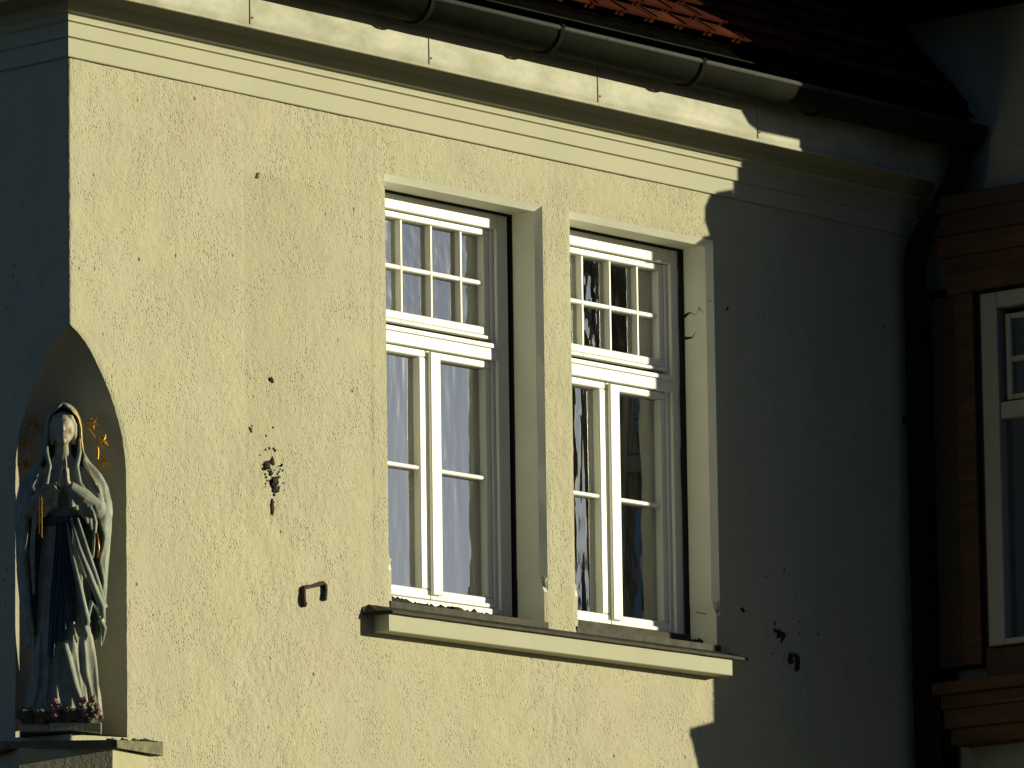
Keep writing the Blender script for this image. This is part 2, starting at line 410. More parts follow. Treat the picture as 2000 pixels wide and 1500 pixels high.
# cracks in the right reveal of the right window
def crack(pts, r):
    bm = bmesh.new(); tube(bm, pts, r, 5); obj('plaster_crack', bm, 'damage', house)
xr = O2[1]-.0225
crack([(xr-.003, .155, 6.90), (xr-.001, .12, 6.915), (xr-.001, .09, 6.90), (xr-.001, .06, 6.93), (O2[1]-.014, .012, 6.955), (O2[1]+.02, -.003, 6.965)], [.010, .004, .003, .0025, .002, .001])
crack([(xr-.003, .15, 6.80), (xr-.001, .11, 6.80), (xr-.001, .06, 6.845)], [.008, .004, .001])
crack([(xr-.001, .07, 6.93), (xr-.001, .045, 6.905), (O2[1]-.015, .015, 6.90)], [.004, .003, .001])
crack([(xr, .12, 5.56), (xr, .07, 5.545), (O2[1]-.012, .02, 5.555)], [.002, .002, .001])

# cornice profile swept round the corner: (offset outward, z)
PROF = [(-.02, 7.441), (.014, 7.441), (.016, 7.444), (.016, 7.517), (.030, 7.521), (.030, 7.579), (.043, 7.583), (.041, 7.592), (.043, 7.604), (.046, 7.612), (.064, 7.618),
        (.064, 7.635), (.068, 7.640), (.075, 7.668), (.095, 7.700), (.125, 7.725), (.165, 7.742), (.205, 7.748), (.226, 7.748)]
def sweep(prof, name, m, x_end=NX, y_end=8.9, smooth=False, parent=None, xstart=None):
    bm = bmesh.new()
    nseg = 1
    A = [bm.verts.new((-o, y_end, z)) for o, z in prof]
    K = [bm.verts.new((-o, -o, z)) for o, z in prof]
    B = [bm.verts.new((x_end, -o, z)) for o, z in prof]
    for P, Q in ((A, K), (K, B)):
        for i in range(len(prof)-1): bm.faces.new((P[i], P[i+1], Q[i+1], Q[i]))
    return obj(name, bm, m, parent or house, smooth)
sweep(PROF, 'cornice', 'cornice', parent=house)
# fascia: galvanised sheets, lapped joints every 1.1 m
def fascia_sheet(x0, x1, name='fascia_sheet'):
    bm = bmesh.new(); n = 16; m_ = 10
    pr = [(-.232, 7.655), (-.240, 7.652), (-.240, 7.664)] + [(-.2335, 7.672 + (7.965-7.672)*k/m_) for k in range(m_+1)]
    rows = []
    for i in range(n+1):
        x = x0 + (x1-x0)*i/n
        row = []
        for k, (y, z) in enumerate(pr):
            wob = 0
            if k > 3 and 0 < i < n: wob = .0035*noise.noise(Vector((x*3.1, 2, z*9))) + .0015*noise.noise(Vector((x*11, 6, z*16)))
            row.append(bm.verts.new((x, y + wob, z)))
        rows.append(row)
    for a, b in zip(rows, rows[1:]):
        for k in range(len(pr)-1): bm.faces.new((a[k], b[k], b[k+1], a[k+1]))
    # underside
    for a, b in zip(rows, rows[1:]):
        c = bm.verts.new((a[0].co.x, -.200, 7.668)); d = bm.verts.new((b[0].co.x, -.200, 7.668)); bm.faces.new((a[0], c, d, b[0]))
    # standing lap at the left edge, with a rivet
    box(bm, (x0-.004, -.2358, 7.668), (x0+.004, -.234, 7.96), 0)
    ball(bm, (x0+.012, -.237, 7.70), .005, 1)
    return obj(name, bm, 'fascia', house, False)
for x0 in (-.28, .821, 1.921, 3.019, 4.117):
    s = fascia_sheet(x0, min(x0+1.1, NX) if x0 > -.2 else .821)
    for p in s.data.polygons: p.use_smooth = True
fascia_sheet(5.217, NX)
sweep([(.2335, 7.655), (.2335, 7.97)], 'fascia_return', 'fascia', x_end=-.2335)
# eave board between cornice soffit and roof
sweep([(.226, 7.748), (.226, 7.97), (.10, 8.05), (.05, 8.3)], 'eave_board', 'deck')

# gutter: half round, bead, straps
GY, GZ, GR = -.335, 7.900, .091
def gutter_sweep():
    prof = []
    for k in range(15):
        a = math.pi*k/14
        prof.append((-GY + GR*math.cos(a), GZ - GR*math.sin(a)))
    prof2 = [( -GY + (GR-.004)*math.cos(math.pi*k/14), GZ - (GR-.004)*math.sin(math.pi*k/14)) for k in range(14, -1, -1)]
    return sweep(prof + prof2, 'gutter', 'gutter', x_end=5.56, smooth=True)
gutter = gutter_sweep()
bm = bmesh.new()
tube(bm, [(-.426, 8.8, GZ), (-.426, -.426, GZ), (5.56, -.426, GZ)], .0115, 10)
obj('gutter_bead', bm, 'bead', gutter, True)
bm = bmesh.new()
prism(bm, [(GY+GR*math.cos(a), GZ-GR*math.sin(a)) for a in [math.pi*k/16 for k in range(17)]], 'x', 5.56, 5.565)
obj('gutter_end_cap', bm, 'gutter', gutter)
def strap(x):
    bm = bmesh.new(); pts = [(x, GY+(GR+.006)*math.cos(a), GZ-(GR+.006)*math.sin(a)) for a in [math.pi*k/18 for k in range(19)]]
    pts.append((x, GY-GR-.012, GZ+.010)); pts.append((x, GY-GR+.004, GZ+.017))
    for i in range(len(pts)-1):
        a, b = Vector(pts[i]), Vector(pts[i+1]); d = (b-a).normalized(); nn = Vector((0, d.z, -d.y))*.0035
        q = []
        for p in (a, b):
            q += [p+nn+Vector((-.012, 0, 0)), p+nn+Vector((.012, 0, 0)), p-nn+Vector((.012, 0, 0)), p-nn+Vector((-.012, 0, 0))]
        v = [bm.verts.new(t) for t in q]
        for f in ((0,1,5,4), (1,2,6,5), (2,3,7,6), (3,0,4,7), (0,3,2,1), (4,5,6,7)): bm.faces.new([v[k] for k in f])
    return obj('gutter_strap', bm, 'black', gutter)
for x in (.85, 1.73, 2.56, 3.51, 4.40, 5.25): strap(x)
# drip flashing that leads from the roof into the gutter
bm = bmesh.new()
prism(bm, [(-.325, 7.979), (-.331, 7.976), (-.332, 7.980), (-.328, 7.984), (-.312, 7.987), (-.312, 7.982)], 'x', -.30, 5.6)
obj('drip_flashing', bm, 'gutter', house)

bm = bmesh.new(); prism(bm, [(-.3115, 7.975), (-.3115, 7.985), (-.20, 8.16), (-.20, 8.0)], 'x', -.3, 5.6); obj('eave_lath', bm, 'deck', house)  # near-black filler painting the shaded gap below the tiles
# roof: deck with clay tiles
TH = rad(48); ct, st = math.cos(TH), math.sin(TH)
E0 = Vector((0, -.33, 8.048))
bm = bmesh.new()
def rp(x, s, n): return (x, E0.y + s*ct - n*st, E0.z + s*st + n*ct)
prism(bm, [rp(0, 0.02, -.03)[1:], rp(0, 3.2, -.03)[1:], rp(0, 3.2, -.07)[1:], rp(0, 0.02, -.07)[1:]], 'x', -.3, NX+.2)
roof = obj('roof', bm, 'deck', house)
bm = bmesh.new()
prism(bm, [(-.33, 7.99), (-.30, 8.00), (1.9, 10.3), (1.9, 10.25)], 'y', .2, 8.9)   # plain slope above the side wall
obj('side_roof_slope', bm, 'tile', roof)
def tile_mesh(mname):
    bm = bmesh.new(); W = .194; L = .15; T = .012; H = .021
    def slab(x0, x1, s0, s1, n0, n1, tilt=.27):
        P = lambda x, q, nn: bm.verts.new((x, q*ct - (nn-q*tilt)*st, q*st + (nn-q*tilt)*ct))
        v = [P(x0, s0, n0), P(x1, s0, n0), P(x1, s1, n0), P(x0, s1, n0), P(x0, s0, n1), P(x1, s0, n1), P(x1, s1, n1), P(x0, s1, n1)]
        for q in ((0,3,2,1),(4,5,6,7),(0,1,5,4),(1,2,6,5),(2,3,7,6),(3,0,4,7)): bm.faces.new([v[i] for i in q])
    slab(0, W, 0, L, H, H+T); slab(.003, .030, .003, L, 0, H-.0005); slab(W-.020, W-.003, .003, L, 0, H-.0005)
    slab(.030, .040, .0, L*.9, H+T+.0003, H+T+.006)
    bmesh.ops.recalc_face_normals(bm, faces=bm.faces)
    me = bpy.data.meshes.new(mname); bm.to_mesh(me); bm.free()
    return me
tmA = tile_mesh('roof_tile'); tmA.materials.append(MT['tile'])
tmB = tmA.copy(); tmB.materials.clear(); tmB.materials.append(MT['tile2'])
SP = .112
for r_ in range(10):
    for c_ in range(20):
        x = 1.65 + c_*.200 + (.0 if r_ % 2 == 0 else .0)
        if x > 5.42: continue
        s = r_*SP
        o = bpy.data.objects.new('roof_tile', random.choice((tmA, tmA, tmB))); COL.objects.link(o); o.parent = roof
        nn = r_*SP*.0 + .004
        o.location = (x + random.uniform(-.004, .004), E0.y + s*ct - nn*st + random.uniform(-.003, .003), E0.z + s*st + nn*ct + random.uniform(-.002, .002))

# ---- windows
FY, SY, GYW, MY = .166, .188, .225, .195   # frame, sash, glass, glazing-bar planes
def window(dx, wid, last):
    """wid: width correction at the right side"""
    X0 = 1.889 + dx + .0245; XR = 2.862 + dx + wid       # frame outer limits
    z0, zt = 5.395, 7.201
    bm = bmesh.new()
    b = .003
    # fixed frame: jambs, head, transom, cill
    box(bm, (X0-.002, FY, z0), (X0+.072, .262, zt), b)
    box(bm, (XR-.073, FY, z0), (XR, .262, zt), b)
    box(bm, (X0+.070, FY, 7.131), (XR-.071, .262, zt), b)
    # narrow lip round the rebate
    box(bm, (XR-.097, SY-.006, 5.46), (XR-.0735, .262, 7.130), b)
    box(bm, (X0+.0725, SY-.006, 5.46), (X0+.090, .262, 7.130), b)
    box(bm, (X0+.070, FY, 6.548), (XR-.071, .262, 6.600), b)
    box(bm, (X0+.070, FY-.008, 6.600), (XR-.071, .262, 6.621), b)
    box(bm, (X0+.070, FY, 5.395), (XR-.071, .262, 5.458), b)
    fr = obj('window', bm, 'paint', house)
    fr['label'] = ('left of the two white windows, its panes mirroring pale sky', 'right of the two white windows, half in shadow with dark panes')[last]
    A, B = X0+.091, XR-.098
    # upper sash
    bm = bmesh.new()
    box(bm, (A, SY, 7.100), (B, .250, 7.129), .004); box(bm, (A, SY, 6.660), (B, .250, 6.695), .004)
    box(bm, (A, SY, 6.696), (A+.036, .250, 7.099), .004); box(bm, (B-.036, SY, 6.696), (B, .250, 7.099), .004)
    box(bm, (A, SY-.012, 6.640), (B, SY+.02, 6.656), .003)        # weather strip
    obj('upper_sash', bm, 'paint', fr)
    mv = [2.213+dx, 2.405+dx, 2.597+dx]
    ga, gb_ = A+.034, B-.034
    for i, x in enumerate(mv):
        x += wid*(i+1)/4
        bx('glazing_bar', (x-.017, MY, 6.694), (x, .245, 7.101), 'paint', fr, .004)
    bx('glazing_bar', (ga, MY+.002, 6.880), (gb_, .243, 6.900), 'paint', fr, .004)
    edges = [ga] + [x + wid*(i+1)/4 - .008 for i, x in enumerate(mv)] + [gb_]
    for zi, (za, zb) in enumerate(((6.692, 6.889), (6.891, 7.103))):
        for i in range(4):
            bm = bmesh.new(); box(bm, (edges[i]+.001, GYW, za), (edges[i+1]-.001, GYW+.004, zb))
            p = obj('pane', bm, 'glass_small', fr)
            c = Vector(((edges[i]+edges[i+1])/2, GYW, (za+zb)/2))
            p.matrix_parent_inverse = Matrix.Identity(4)
            a1 = rad(random.uniform(-.25, .25)); a2 = rad(random.uniform(-.25, .25))
            R_ = Matrix.Rotation(a1, 4, 'Z') @ Matrix.Rotation(a2, 4, 'X')
            p.data.transform(Matrix.Translation(c) @ R_ @ Matrix.Translation(-c))
    # two casements
    cx0, cx1 = 2.342+dx+wid*.45, 2.422+dx+wid*.5
    zc0, zc1 = 5.475, 6.546
    for side in (0, 1):
        a, b_ = (A, cx0) if side == 0 else (cx0+.003, B)
        bm = bmesh.new()
        box(bm, (a, SY, zc1-.032), (b_, .250, zc1), .004); box(bm, (a, SY, zc0), (b_, .250, zc0+.034), .004)
        sl, sr = (.036, .040) if side == 0 else (.060, .036)
        box(bm, (a, SY, zc0+.035), (a+sl, .250, zc1-.033), .004); box(bm, (b_-sr, SY, zc0+.035), (b_, .250, zc1-.033), .004)
        box(bm, (a, SY-.014, zc0-.012), (b_, SY+.02, zc0+.006), .003)
        cs = obj('casement', bm, 'paint', fr)
        g0, g1 = a+sl-.002, b_-sr+.002
        bx('glazing_bar', (g0, MY, 6.022), (g1, .243, 6.040), 'paint', fr, .004)
        for za, zb in ((zc0+.032, 6.031), (6.033, zc1-.030)):
            bm = bmesh.new(); box(bm, (g0, GYW, za), (g1, GYW+.004, zb)); p = obj('pane', bm, 'glass', fr)
            c = Vector(((g0+g1)/2, GYW, (za+zb)/2)); a1 = rad(random.uniform(-.12, .12)); a2 = rad(random.uniform(-.2, .2))
            p.data.transform(Matrix.Translation(c) @ Matrix.Rotation(a1, 4, 'Z') @ Matrix.Rotation(a2, 4, 'X') @ Matrix.Translation(-c))
        # inner casement of the double window
        bm = bmesh.new(); yi = .34
        box(bm, (a+.01, yi, zc0), (a+.05, yi+.03, zc1), .003); box(bm, (b_-.05, yi, zc0), (b_-.01, yi+.03, zc1), .003)
        box(bm, (a+.05, yi, zc0), (b_-.05, yi+.03, zc0+.04), .003); box(bm, (a+.05, yi, zc1-.04), (b_-.05, yi+.03, zc1), .003)
        obj('inner_casement', bm, 'wood_dark', fr)
    # cover strip on the meeting stiles
    bx('cover_strip', (cx0+.014, FY+.004, zc0+.01), (cx1, SY-.001, zc1-.006), 'paint', fr, .004)
    # dark lining behind the frame and the room
    bm = bmesh.new()
    x0, x1, y0, y1, za, zb = X0-.02, XR+.02, .263, 1.9, 5.38, 7.25
    V = {k: bm.verts.new(k) for k in [(x, y, z) for x in (x0-.2, x1+.2) for y in (y1,) for z in (za-.2, zb+.1)] + [(x, y0, z) for x in (x0, x1) for z in (za, zb)]}
    a, b2, c, d = V[(x0, y0, za)], V[(x1, y0, za)], V[(x1, y0, zb)], V[(x0, y0, zb)]
    e, f, g, h = V[(x0-.2, y1, za-.2)], V[(x1+.2, y1, za-.2)], V[(x1+.2, y1, zb+.1)], V[(x0-.2, y1, zb+.1)]
    for q in ((a, b2, f, e), (b2, c, g, f), (c, d, h, g), (d, a, e, h), (e, f, g, h)): bm.faces.new(q)
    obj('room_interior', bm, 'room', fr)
    # curtain gathered at the right, wavy
    bm = bmesh.new(); n = 40; xa, xb = XR-.30, XR-.02
    lo = [bm.verts.new((xa+(xb-xa)*k/n, .46+.018*math.sin(k*1.5)+.01*math.sin(k*.6), 5.42)) for k in range(n+1)]
    hi = [bm.verts.new((xa+(xb-xa)*k/n, .46+.018*math.sin(k*1.5)+.01*math.sin(k*.6), 7.19)) for k in range(n+1)]
    for k in range(n): bm.faces.new((lo[k], lo[k+1], hi[k+1], hi[k]))
    obj('curtain', bm, 'curtain', fr, True)
    return fr
w1 = window(0, 0, 0); w2 = window(1.193, -.015, 1)
# weathered board at the foot of the right window
bx('weather_board', (3.115, .135, 5.405), (4.02, .1655, 5.456), 'paint_old', w2, .004)

# sill: plastered block with sheet flashing
bm = bmesh.new()
box(bm, (1.787, -.088, 5.254), (4.045, .01, 5.332), .003)
sill = obj('window_sill', bm, 'cornice', house)
bm = bmesh.new()
n = 60
xs_ = [1.715 + (4.135-1.715)*k/n for k in range(n+1)]
def shy(x): return -.103 + .0015*noise.noise(Vector((x*4, 0, 0))), 5.338 + .002*noise.noise(Vector((x*6, 3, 0)))
rows = []
for k, x in enumerate(xs_):
    y, z = shy(x)
    if k == 0: pr = [(-.012, 5.322), (-.016, 5.318), (-.014, 5.330), (.0, 5.360)]
    elif k == 1: pr = [(-.06, 5.326), (-.064, 5.320), (-.06, 5.338), (.0, 5.372)]
    else: pr = [(y+.002, z-.012), (y-.003, z-.010), (y, z+.002), (-.0, 5.372)]
    pr = pr + [(.145, 5.398)]
    rows.append([bm.verts.new((x, q[0], q[1])) for q in pr])
for a, b in zip(rows, rows[1:]):
    for k in range(len(a)-1): bm.faces.new((a[k], b[k], b[k+1], a[k+1]))
# underside
for a, b in zip(rows, rows[1:]):
    c = bm.verts.new((a[0].co.x, 0, 5.350)); d = bm.verts.new((b[0].co.x, 0, 5.350)); bm.faces.new((a[0], c, d, b[0]))
obj('sill_flashing', bm, 'sheet', sill)
for xa_, xb_ in ((1.893, 2.902), (3.091, 4.066)):
    bm = bmesh.new(); prism(bm, [(-.005, 5.366), (-.006, 5.398), (.10, 5.409), (.158, 5.414), (.158, 5.395), (.0, 5.392)], 'x', xa_, xb_); obj('sill_upstand', bm, 'sheet', sill)
bm = bmesh.new()  # row of ragged dark clumps at the foot of the left window
for k in range(90):
    x = 1.93 + (2.84-1.93)*k/90; hh = (.016 + .024*abs(noise.noise(Vector((x*6, 1, 2)))) + random.uniform(0, .005))*(1.15-.45*k/90)
    lump(bm, (x, .125 + random.uniform(-.015, .015), 5.412), hh, (1.1, 1, .9), .5, 1, k)
tag(obj('clump_line', bm, 'clump', sill, True), kind='stuff')
bm = bmesh.new()  # sparse dark clumps at the foot of the right window
for k in range(40):
    x = 3.13 + (4.04-3.13)*random.random(); lump(bm, (x, .09 + random.uniform(-.03, .03), 5.408), random.uniform(.004, .010), (1.3, 1, .8), .5, 1, k)
for k in range(16):
    lump(bm, (4.02 + random.uniform(-.03, .03), .12 + random.uniform(-.03, .02), 5.40 + random.uniform(0, .03)), random.uniform(.01, .02), (1, 1, .8), .5, 1, k)
tag(obj('clump_line', bm, 'clump', sill, True), kind='stuff')

# ---- plaster damage, rust spots
def damage(name, spots, m, seed):
    bm = bmesh.new(); rnd = random.Random(seed)
    for (x, z, r, sx, sz) in spots:
        lump(bm, (x, -.0015, z), r, (sx, .18 if r > .008 else .4, sz), .7, 2, rnd.random()*50)
    o = obj(name, bm, m, house, True)
    if len(spots) > 3: o['kind'] = 'stuff'
    return o
rnd = random.Random(3)
big = [(1.150, 5.895, .020, 1, .8), (1.182, 5.915, .012, .8, 1.3), (1.168, 5.865, .012, 1, 1), (1.188, 5.83, .022, 1, 1.1), (1.198, 5.80, .014, 1, 1.1), (1.178, 5.715, .013, .8, 1.6), (1.18, 5.745, .009, .8, 1.5), (1.19, 5.775, .006, 1, 1)]
for k in range(46):
    a = rnd.random(); big.append((1.175 + rnd.gauss(0, .035), 5.86 + rnd.gauss(0, .06), rnd.uniform(.002, .005), 1, 1.2))
damage('plaster_damage', big, 'damage', 1)
damage('rust_spot', [(1.105, 7.111, .010, 1, .8), (1.112, 7.118, .006, 1.2, .6), (1.098, 7.102, .005, 1, 1)], 'rust', 2)
damage('rust_spot', [(1.054, 6.031, .008, 1, 1), (1.06, 6.05, .004, 1, 1), (1.045, 6.04, .003, 1, 1)], 'rust', 4)
damage('plaster_damage', [(1.179, 6.258, .010, 1, 1), (1.185, 6.25, .006, 1, 1)], 'damage', 5)
dk = [(4.465, 5.500, .022, 1.3, .8), (4.49, 5.482, .024, 1.2, .9), (4.50, 5.455, .012, 1, 1), (4.45, 5.53, .008, .7, 1.6), (4.55, 5.452, .009, 1, 1)]
for k in range(24): dk.append((4.48 + rnd.gauss(0, .06), 5.50 + rnd.gauss(0, .05), rnd.uniform(.002, .005), 1, 1))
damage('plaster_damage', dk, 'damage', 6)
damage('plaster_damage', [(4.523, 5.771, .013, 1, 1.3), (4.40, 5.74, .004, 1, 1), (4.44, 5.76, .004, 1, 1)], 'damage', 7)
damage('plaster_damage', [(4.228, 5.576, .012, 1.2, 1)], 'damage', 8)
damage('plaster_damage', [(4.161, 6.931, .008, 1, 1)], 'damage', 9)
damage('plaster_damage', [(4.76, 5.51, .007, 1, 1), (4.60, 5.66, .004, 1, 1)], 'damage', 10)

# ---- iron staples in the wall
def staple(loc, label, w_, legs, tilt):
    root = empty('wall_hook', loc, label, 'wall hook', 0, 'iron hooks left in the roughcast wall')
    bm = bmesh.new()
    y = -.009; pts = [(-w_/2, y, -legs[0]), (-w_/2-.002, y-.003, -legs[0]*.5), (-w_/2, y, -.006), (-w_/2+.010, y, 0), (0, y-.002, tilt*.4), (w_/2-.010, y, tilt), (w_/2, y, tilt-.008), (w_/2+.001, y-.003, tilt-legs[1]*.5), (w_/2-.003, y, tilt-legs[1])]
    tube(bm, pts, [.0125, .0095, .0105, .009, .0075, .010, .0115, .0095, .0115], 8)
    ball(bm, (-w_/2+.003, y, -legs[0]), .0145, 2); ball(bm, (w_/2-.003, y, tilt-legs[1]), .013, 2)
    obj('hook_bar', bm, 'iron', root, True)
    for sx, zz_ in ((-w_/2, -.004), (w_/2, tilt-.004)):
        bm = bmesh.new(); tube(bm, [(sx, .03, zz_), (sx, y, zz_)], .0085, 8); obj('pin', bm, 'iron', root, True)
staple((1.418, 0, 5.405), 'black iron staple on the sunlit cream wall left of the window sill', .130, (.070, .062), .028)
staple((4.575, 0, 5.40), 'iron hook in the shaded part of the wall, right of the sill end', .050, (.03, .06), .0)

# ---- downpipe
bm = bmesh.new()
px_, py_ = 5.432, -.085
path = [(5.47, GY, GZ-.07), (5.47, GY, 7.74), (5.465, GY+.01, 7.69), (5.455, GY+.04, 7.62), (5.44, -.15, 7.44), (5.434, -.10, 7.36), (px_, py_, 7.26), (px_, py_, 6.0), (px_, py_, 3.0), (px_, py_, .2)]
tube(bm, path, .054, 18)
dp = obj('downpipe', bm, 'black', house, True)
for z in (6.55, 4.7, 2.9):
    bm = bmesh.new(); tube(bm, [(px_, py_, z), (px_, py_, z+.03)], .060, 18); box(bm, (px_-.012, py_+.05, z), (px_+.012, .0, z+.03)); obj('pipe_bracket', bm, 'black', dp)
bm = bmesh.new(); tube(bm, [(px_, py_, 5.30), (px_, py_, 5.34)], .060, 18); obj('pipe_collar', bm, 'black', dp)

# ---- console under the statue
def dloc(x, y): s = math.sqrt(.5); return (x*s + y*s, -x*s + y*s)
s_out = [(-.02, .0), dloc(-.285, -.03), dloc(.185, -.045)]
bm = bmesh.new()
poly = [(.0, .50), (-.04, .47), dloc(-.27, -.02), dloc(.185, -.045), (.505, -.020), (.525, .0), (.33, .02), (.02, .02), (.02, .33)]
zo = [4.700, 4.682, 4.660, 4.660, 4.692, 4.700, 4.702, 4.702, 4.702]
zu = [4.655, 4.640, 4.628, 4.628, 4.640, 4.642, 4.65, 4.65, 4.65]
T_ = [bm.verts.new((p[0], p[1], z)) for p, z in zip(poly, zo)]; U_ = [bm.verts.new((p[0], p[1], z)) for p, z in zip(poly, zu)]
bm.faces.new(T_); bm.faces.new(U_[::-1])
for i in range(len(poly)):
    j = (i+1) % len(poly); bm.faces.new((T_[i], U_[i], U_[j], T_[j]))
bmesh.ops.triangulate(bm, faces=[f for f in bm.faces if len(f.verts) > 4])
cslab = obj('console_slab', bm, 'slab', house)
bm = bmesh.new()
for k in range(26):
    t = random.random(); lump(bm, (.19 + t*.30, -.035 + t*.022, 4.676 + t*.018), random.uniform(.006, .015), (1.2, 1, .7), .5, 1, k)
tag(obj('moss_tuft', bm, 'clump', cslab, True), kind='stuff')
bm = bmesh.new()
A_ = dloc(-.205, -.030); B_ = dloc(.168, -.006)
top = [(.0, .40), A_, B_, (.437, -.003), (.43, .03), (.03, .03), (.03, .39)]
bot = [(x*.55+.02, y*.55+.02) for x, y in top]
lv = [(top, 4.632), ([(x*.985, y*.985) for x, y in top], 4.45), (bot, 3.95)]
rows = [[bm.verts.new((p[0], p[1], z)) for p in P] for P, z in lv]
for a, b in zip(rows, rows[1:]):
    for i in range(len(a)): bm.faces.new((a[i], b[i], b[(i+1) % len(a)], a[(i+1) % len(a)]))
bm.faces.new(rows[-1])
obj('console', bm, 'stone', house)

# ------------------------------------------------------------------ the statue
st_root = empty('statue', (.082, .082, 4.702), 'painted statue of a praying veiled woman with a starry halo, standing in the corner niche', 'statue', rad(-45))
CX = -.026
def lerp(tab, z):
    if z <= tab[0][0]: return tab[0][1:]
    for a, b in zip(tab, tab[1:]):
        if z <= b[0]:
            t = (z-a[0])/(b[0]-a[0]); t = t*t*(3-2*t) if False else t
            return tuple(p+(q-p)*t for p, q in zip(a[1:], b[1:]))
    return tab[-1][1:]
ROBE = [(.07, .158, .115), (.14, .148, .108), (.30, .126, .098), (.50, .108, .088), (.70, .094, .078), (.84, .080, .066), (.92, .088, .070), (1.0, .102, .072), (1.06, .092, .062), (1.10, .060, .045), (1.13, .034, .034), (1.19, .030, .032)]
def fold(th, z, k, ph, sl):
    s = math.sin(th*k + ph + z*sl); return (1-abs(s))**1.6
bm = bmesh.new(); rows = []; NS = 120
for i in range(110):
    z = .07 + (1.19-.07)*i/109; rx, ry = lerp(ROBE, z)
    amp = .16*max(0, min(1, (.86-z)/.35)) + .035*(1 if z > .8 and z < 1.06 else 0)
    row = []
    for k in range(NS):
        th = 2*math.pi*k/NS
        f = .55*fold(th, z, 4.5, .4, 3.2) + .45*fold(th, z, 7.5, 1.9, -2.4)
        f += .25*noise.noise(Vector((math.cos(th)*2, math.sin(th)*2, z*3)))
        m_ = 1 + amp*(f-.35)
        row.append(bm.verts.new((CX + rx*m_*math.sin(th), -ry*m_*math.cos(th) + .01, z)))
    rows.append(row)
for a, b in zip(rows, rows[1:]):
    for k in range(NS): bm.faces.new((a[k], a[(k+1) % NS], b[(k+1) % NS], b[k]))
bm.faces.new(rows[0][::-1]); bm.faces.new(rows[-1])
# carved diagonal ridges of the drapery
def ridge(pts, r): tube(bm, [(x, y, z) for x, z, y in pts], r, 8)
def sy(x, z, e=0):
    rx, ry = lerp(ROBE, z); q = max(.02, 1-((x-CX)/(rx*1.02))**2); return -ry*math.sqrt(q) + .008 - e
def rline(p, r, e=.0):
    q = []
    for (a, b) in zip(p, p[1:]):
        for t in (0, .25, .5, .75): x = a[0]+(b[0]-a[0])*t; z = a[1]+(b[1]-a[1])*t; q.append((x, sy(x, z, e), z))
    q.append((p[-1][0], sy(*p[-1], e), p[-1][1])); n_ = len(q)
    tube(bm, q, [max(.003, r*math.sin(math.pi*(.12+.8*i/(n_-1)))) for i in range(n_)], 8)
for p, r in (([(.0, .84), (.03, .72), (.07, .60), (.095, .47)], .013), ([(-.015, .84), (.005, .7), (.03, .55), (.055, .40)], .012), ([(-.03, .80), (-.022, .62), (-.005, .46), (.03, .36)], .010),
             ([(.055, .38), (.062, .24), (.095, .10)], .013), ([(.085, .40), (.098, .26), (.112, .11)], .012), ([(-.045, .52), (-.02, .34), (.02, .18), (.055, .09)], .015),
             ([(-.08, .60), (-.085, .35), (-.10, .09)], .012), ([(-.12, .40), (-.13, .2), (-.15, .08)], .011), ([(-.06, .4), (-.055, .2), (-.05, .08)], .010)):
    rline(p, r)
# neck and head
ball(bm, (CX, -.018, 1.232), .050, 3, (.90, 1.02, 1.30))
ball(bm, (CX, -.036, 1.195), .032, 3, (.95, .9, .95))       # jaw and chin
tube(bm, [(CX, -.060, 1.250), (CX, -.0655, 1.238), (CX, -.0705, 1.222), (CX, -.064, 1.217)], [.0045, .0055, .0068, .005], 8)   # nose
tube(bm, [(CX-.030, -.048, 1.257), (CX-.012, -.0605, 1.262), (CX+.012, -.0605, 1.262), (CX+.030, -.048, 1.257)], .0045, 6)  # brow
for s in (-1, 1):
    ball(bm, (CX+s*.018, -.0545, 1.246), .0070, 2, (1.2, .7, .75))      # eyes
    ball(bm, (CX+s*.024, -.043, 1.222), .018, 2)                           # cheeks
tube(bm, [(CX-.012, -.0605, 1.204), (CX, -.0655, 1.2055), (CX+.012, -.0605, 1.204)], [.003, .0045, .003], 6)
tube(bm, [(CX-.009, -.0600, 1.197), (CX, -.0645, 1.1965), (CX+.009, -.0600, 1.197)], [.003, .0045, .003], 6)
ball(bm, (CX, -.056, 1.178), .013, 2)
for s in (-1, 1):
    tube(bm, [(CX, -.030, 1.292), (CX+s*.030, -.034, 1.276), (CX+s*.044, -.022, 1.245), (CX+s*.046, -.010, 1.205), (CX+s*.044, .0, 1.17)], [.012, .014, .013, .012, .010], 8)
# arms in wide sleeves
for s in (-1, 1):
    sh = Vector((CX+s*.100, .0, 1.045)); el = Vector((CX+s*.128, -.045, .905)); wr = Vector((CX+s*.022, -.110, .985))
    tube(bm, [sh, sh.lerp(el, .5)+Vector((s*.01, 0, 0)), el, el.lerp(wr, .5), wr], [.038, .042, .046, .040, .024], 14)
    ball(bm, el, .047, 2); ball(bm, sh, .04, 2)
    # hanging cuff
    for q in range(5):
        a = el.lerp(wr, .25+.16*q); tube(bm, [a, a+Vector((0, .004, -.045-.008*q)), a+Vector((s*.012, .012, -.11+.012*q))], [.018, .014, .005], 8)
tmp = bpy.data.objects.new('tmp', bpy.data.meshes.new('tmp')); bm.to_mesh(tmp.data); bm.free(); COL.objects.link(tmp)
md = tmp.modifiers.new('r', 'REMESH'); md.mode = 'VOXEL'; md.voxel_size = .003
md = tmp.modifiers.new('s', 'SMOOTH'); md.factor = .5; md.iterations = 2
body = evaluated(tmp, 'figure', ['robe', 'skin'], st_root)
for p in body.data.polygons:
    c = p.center
    if c.z > 1.125 and c.y < .0: p.material_index = 1

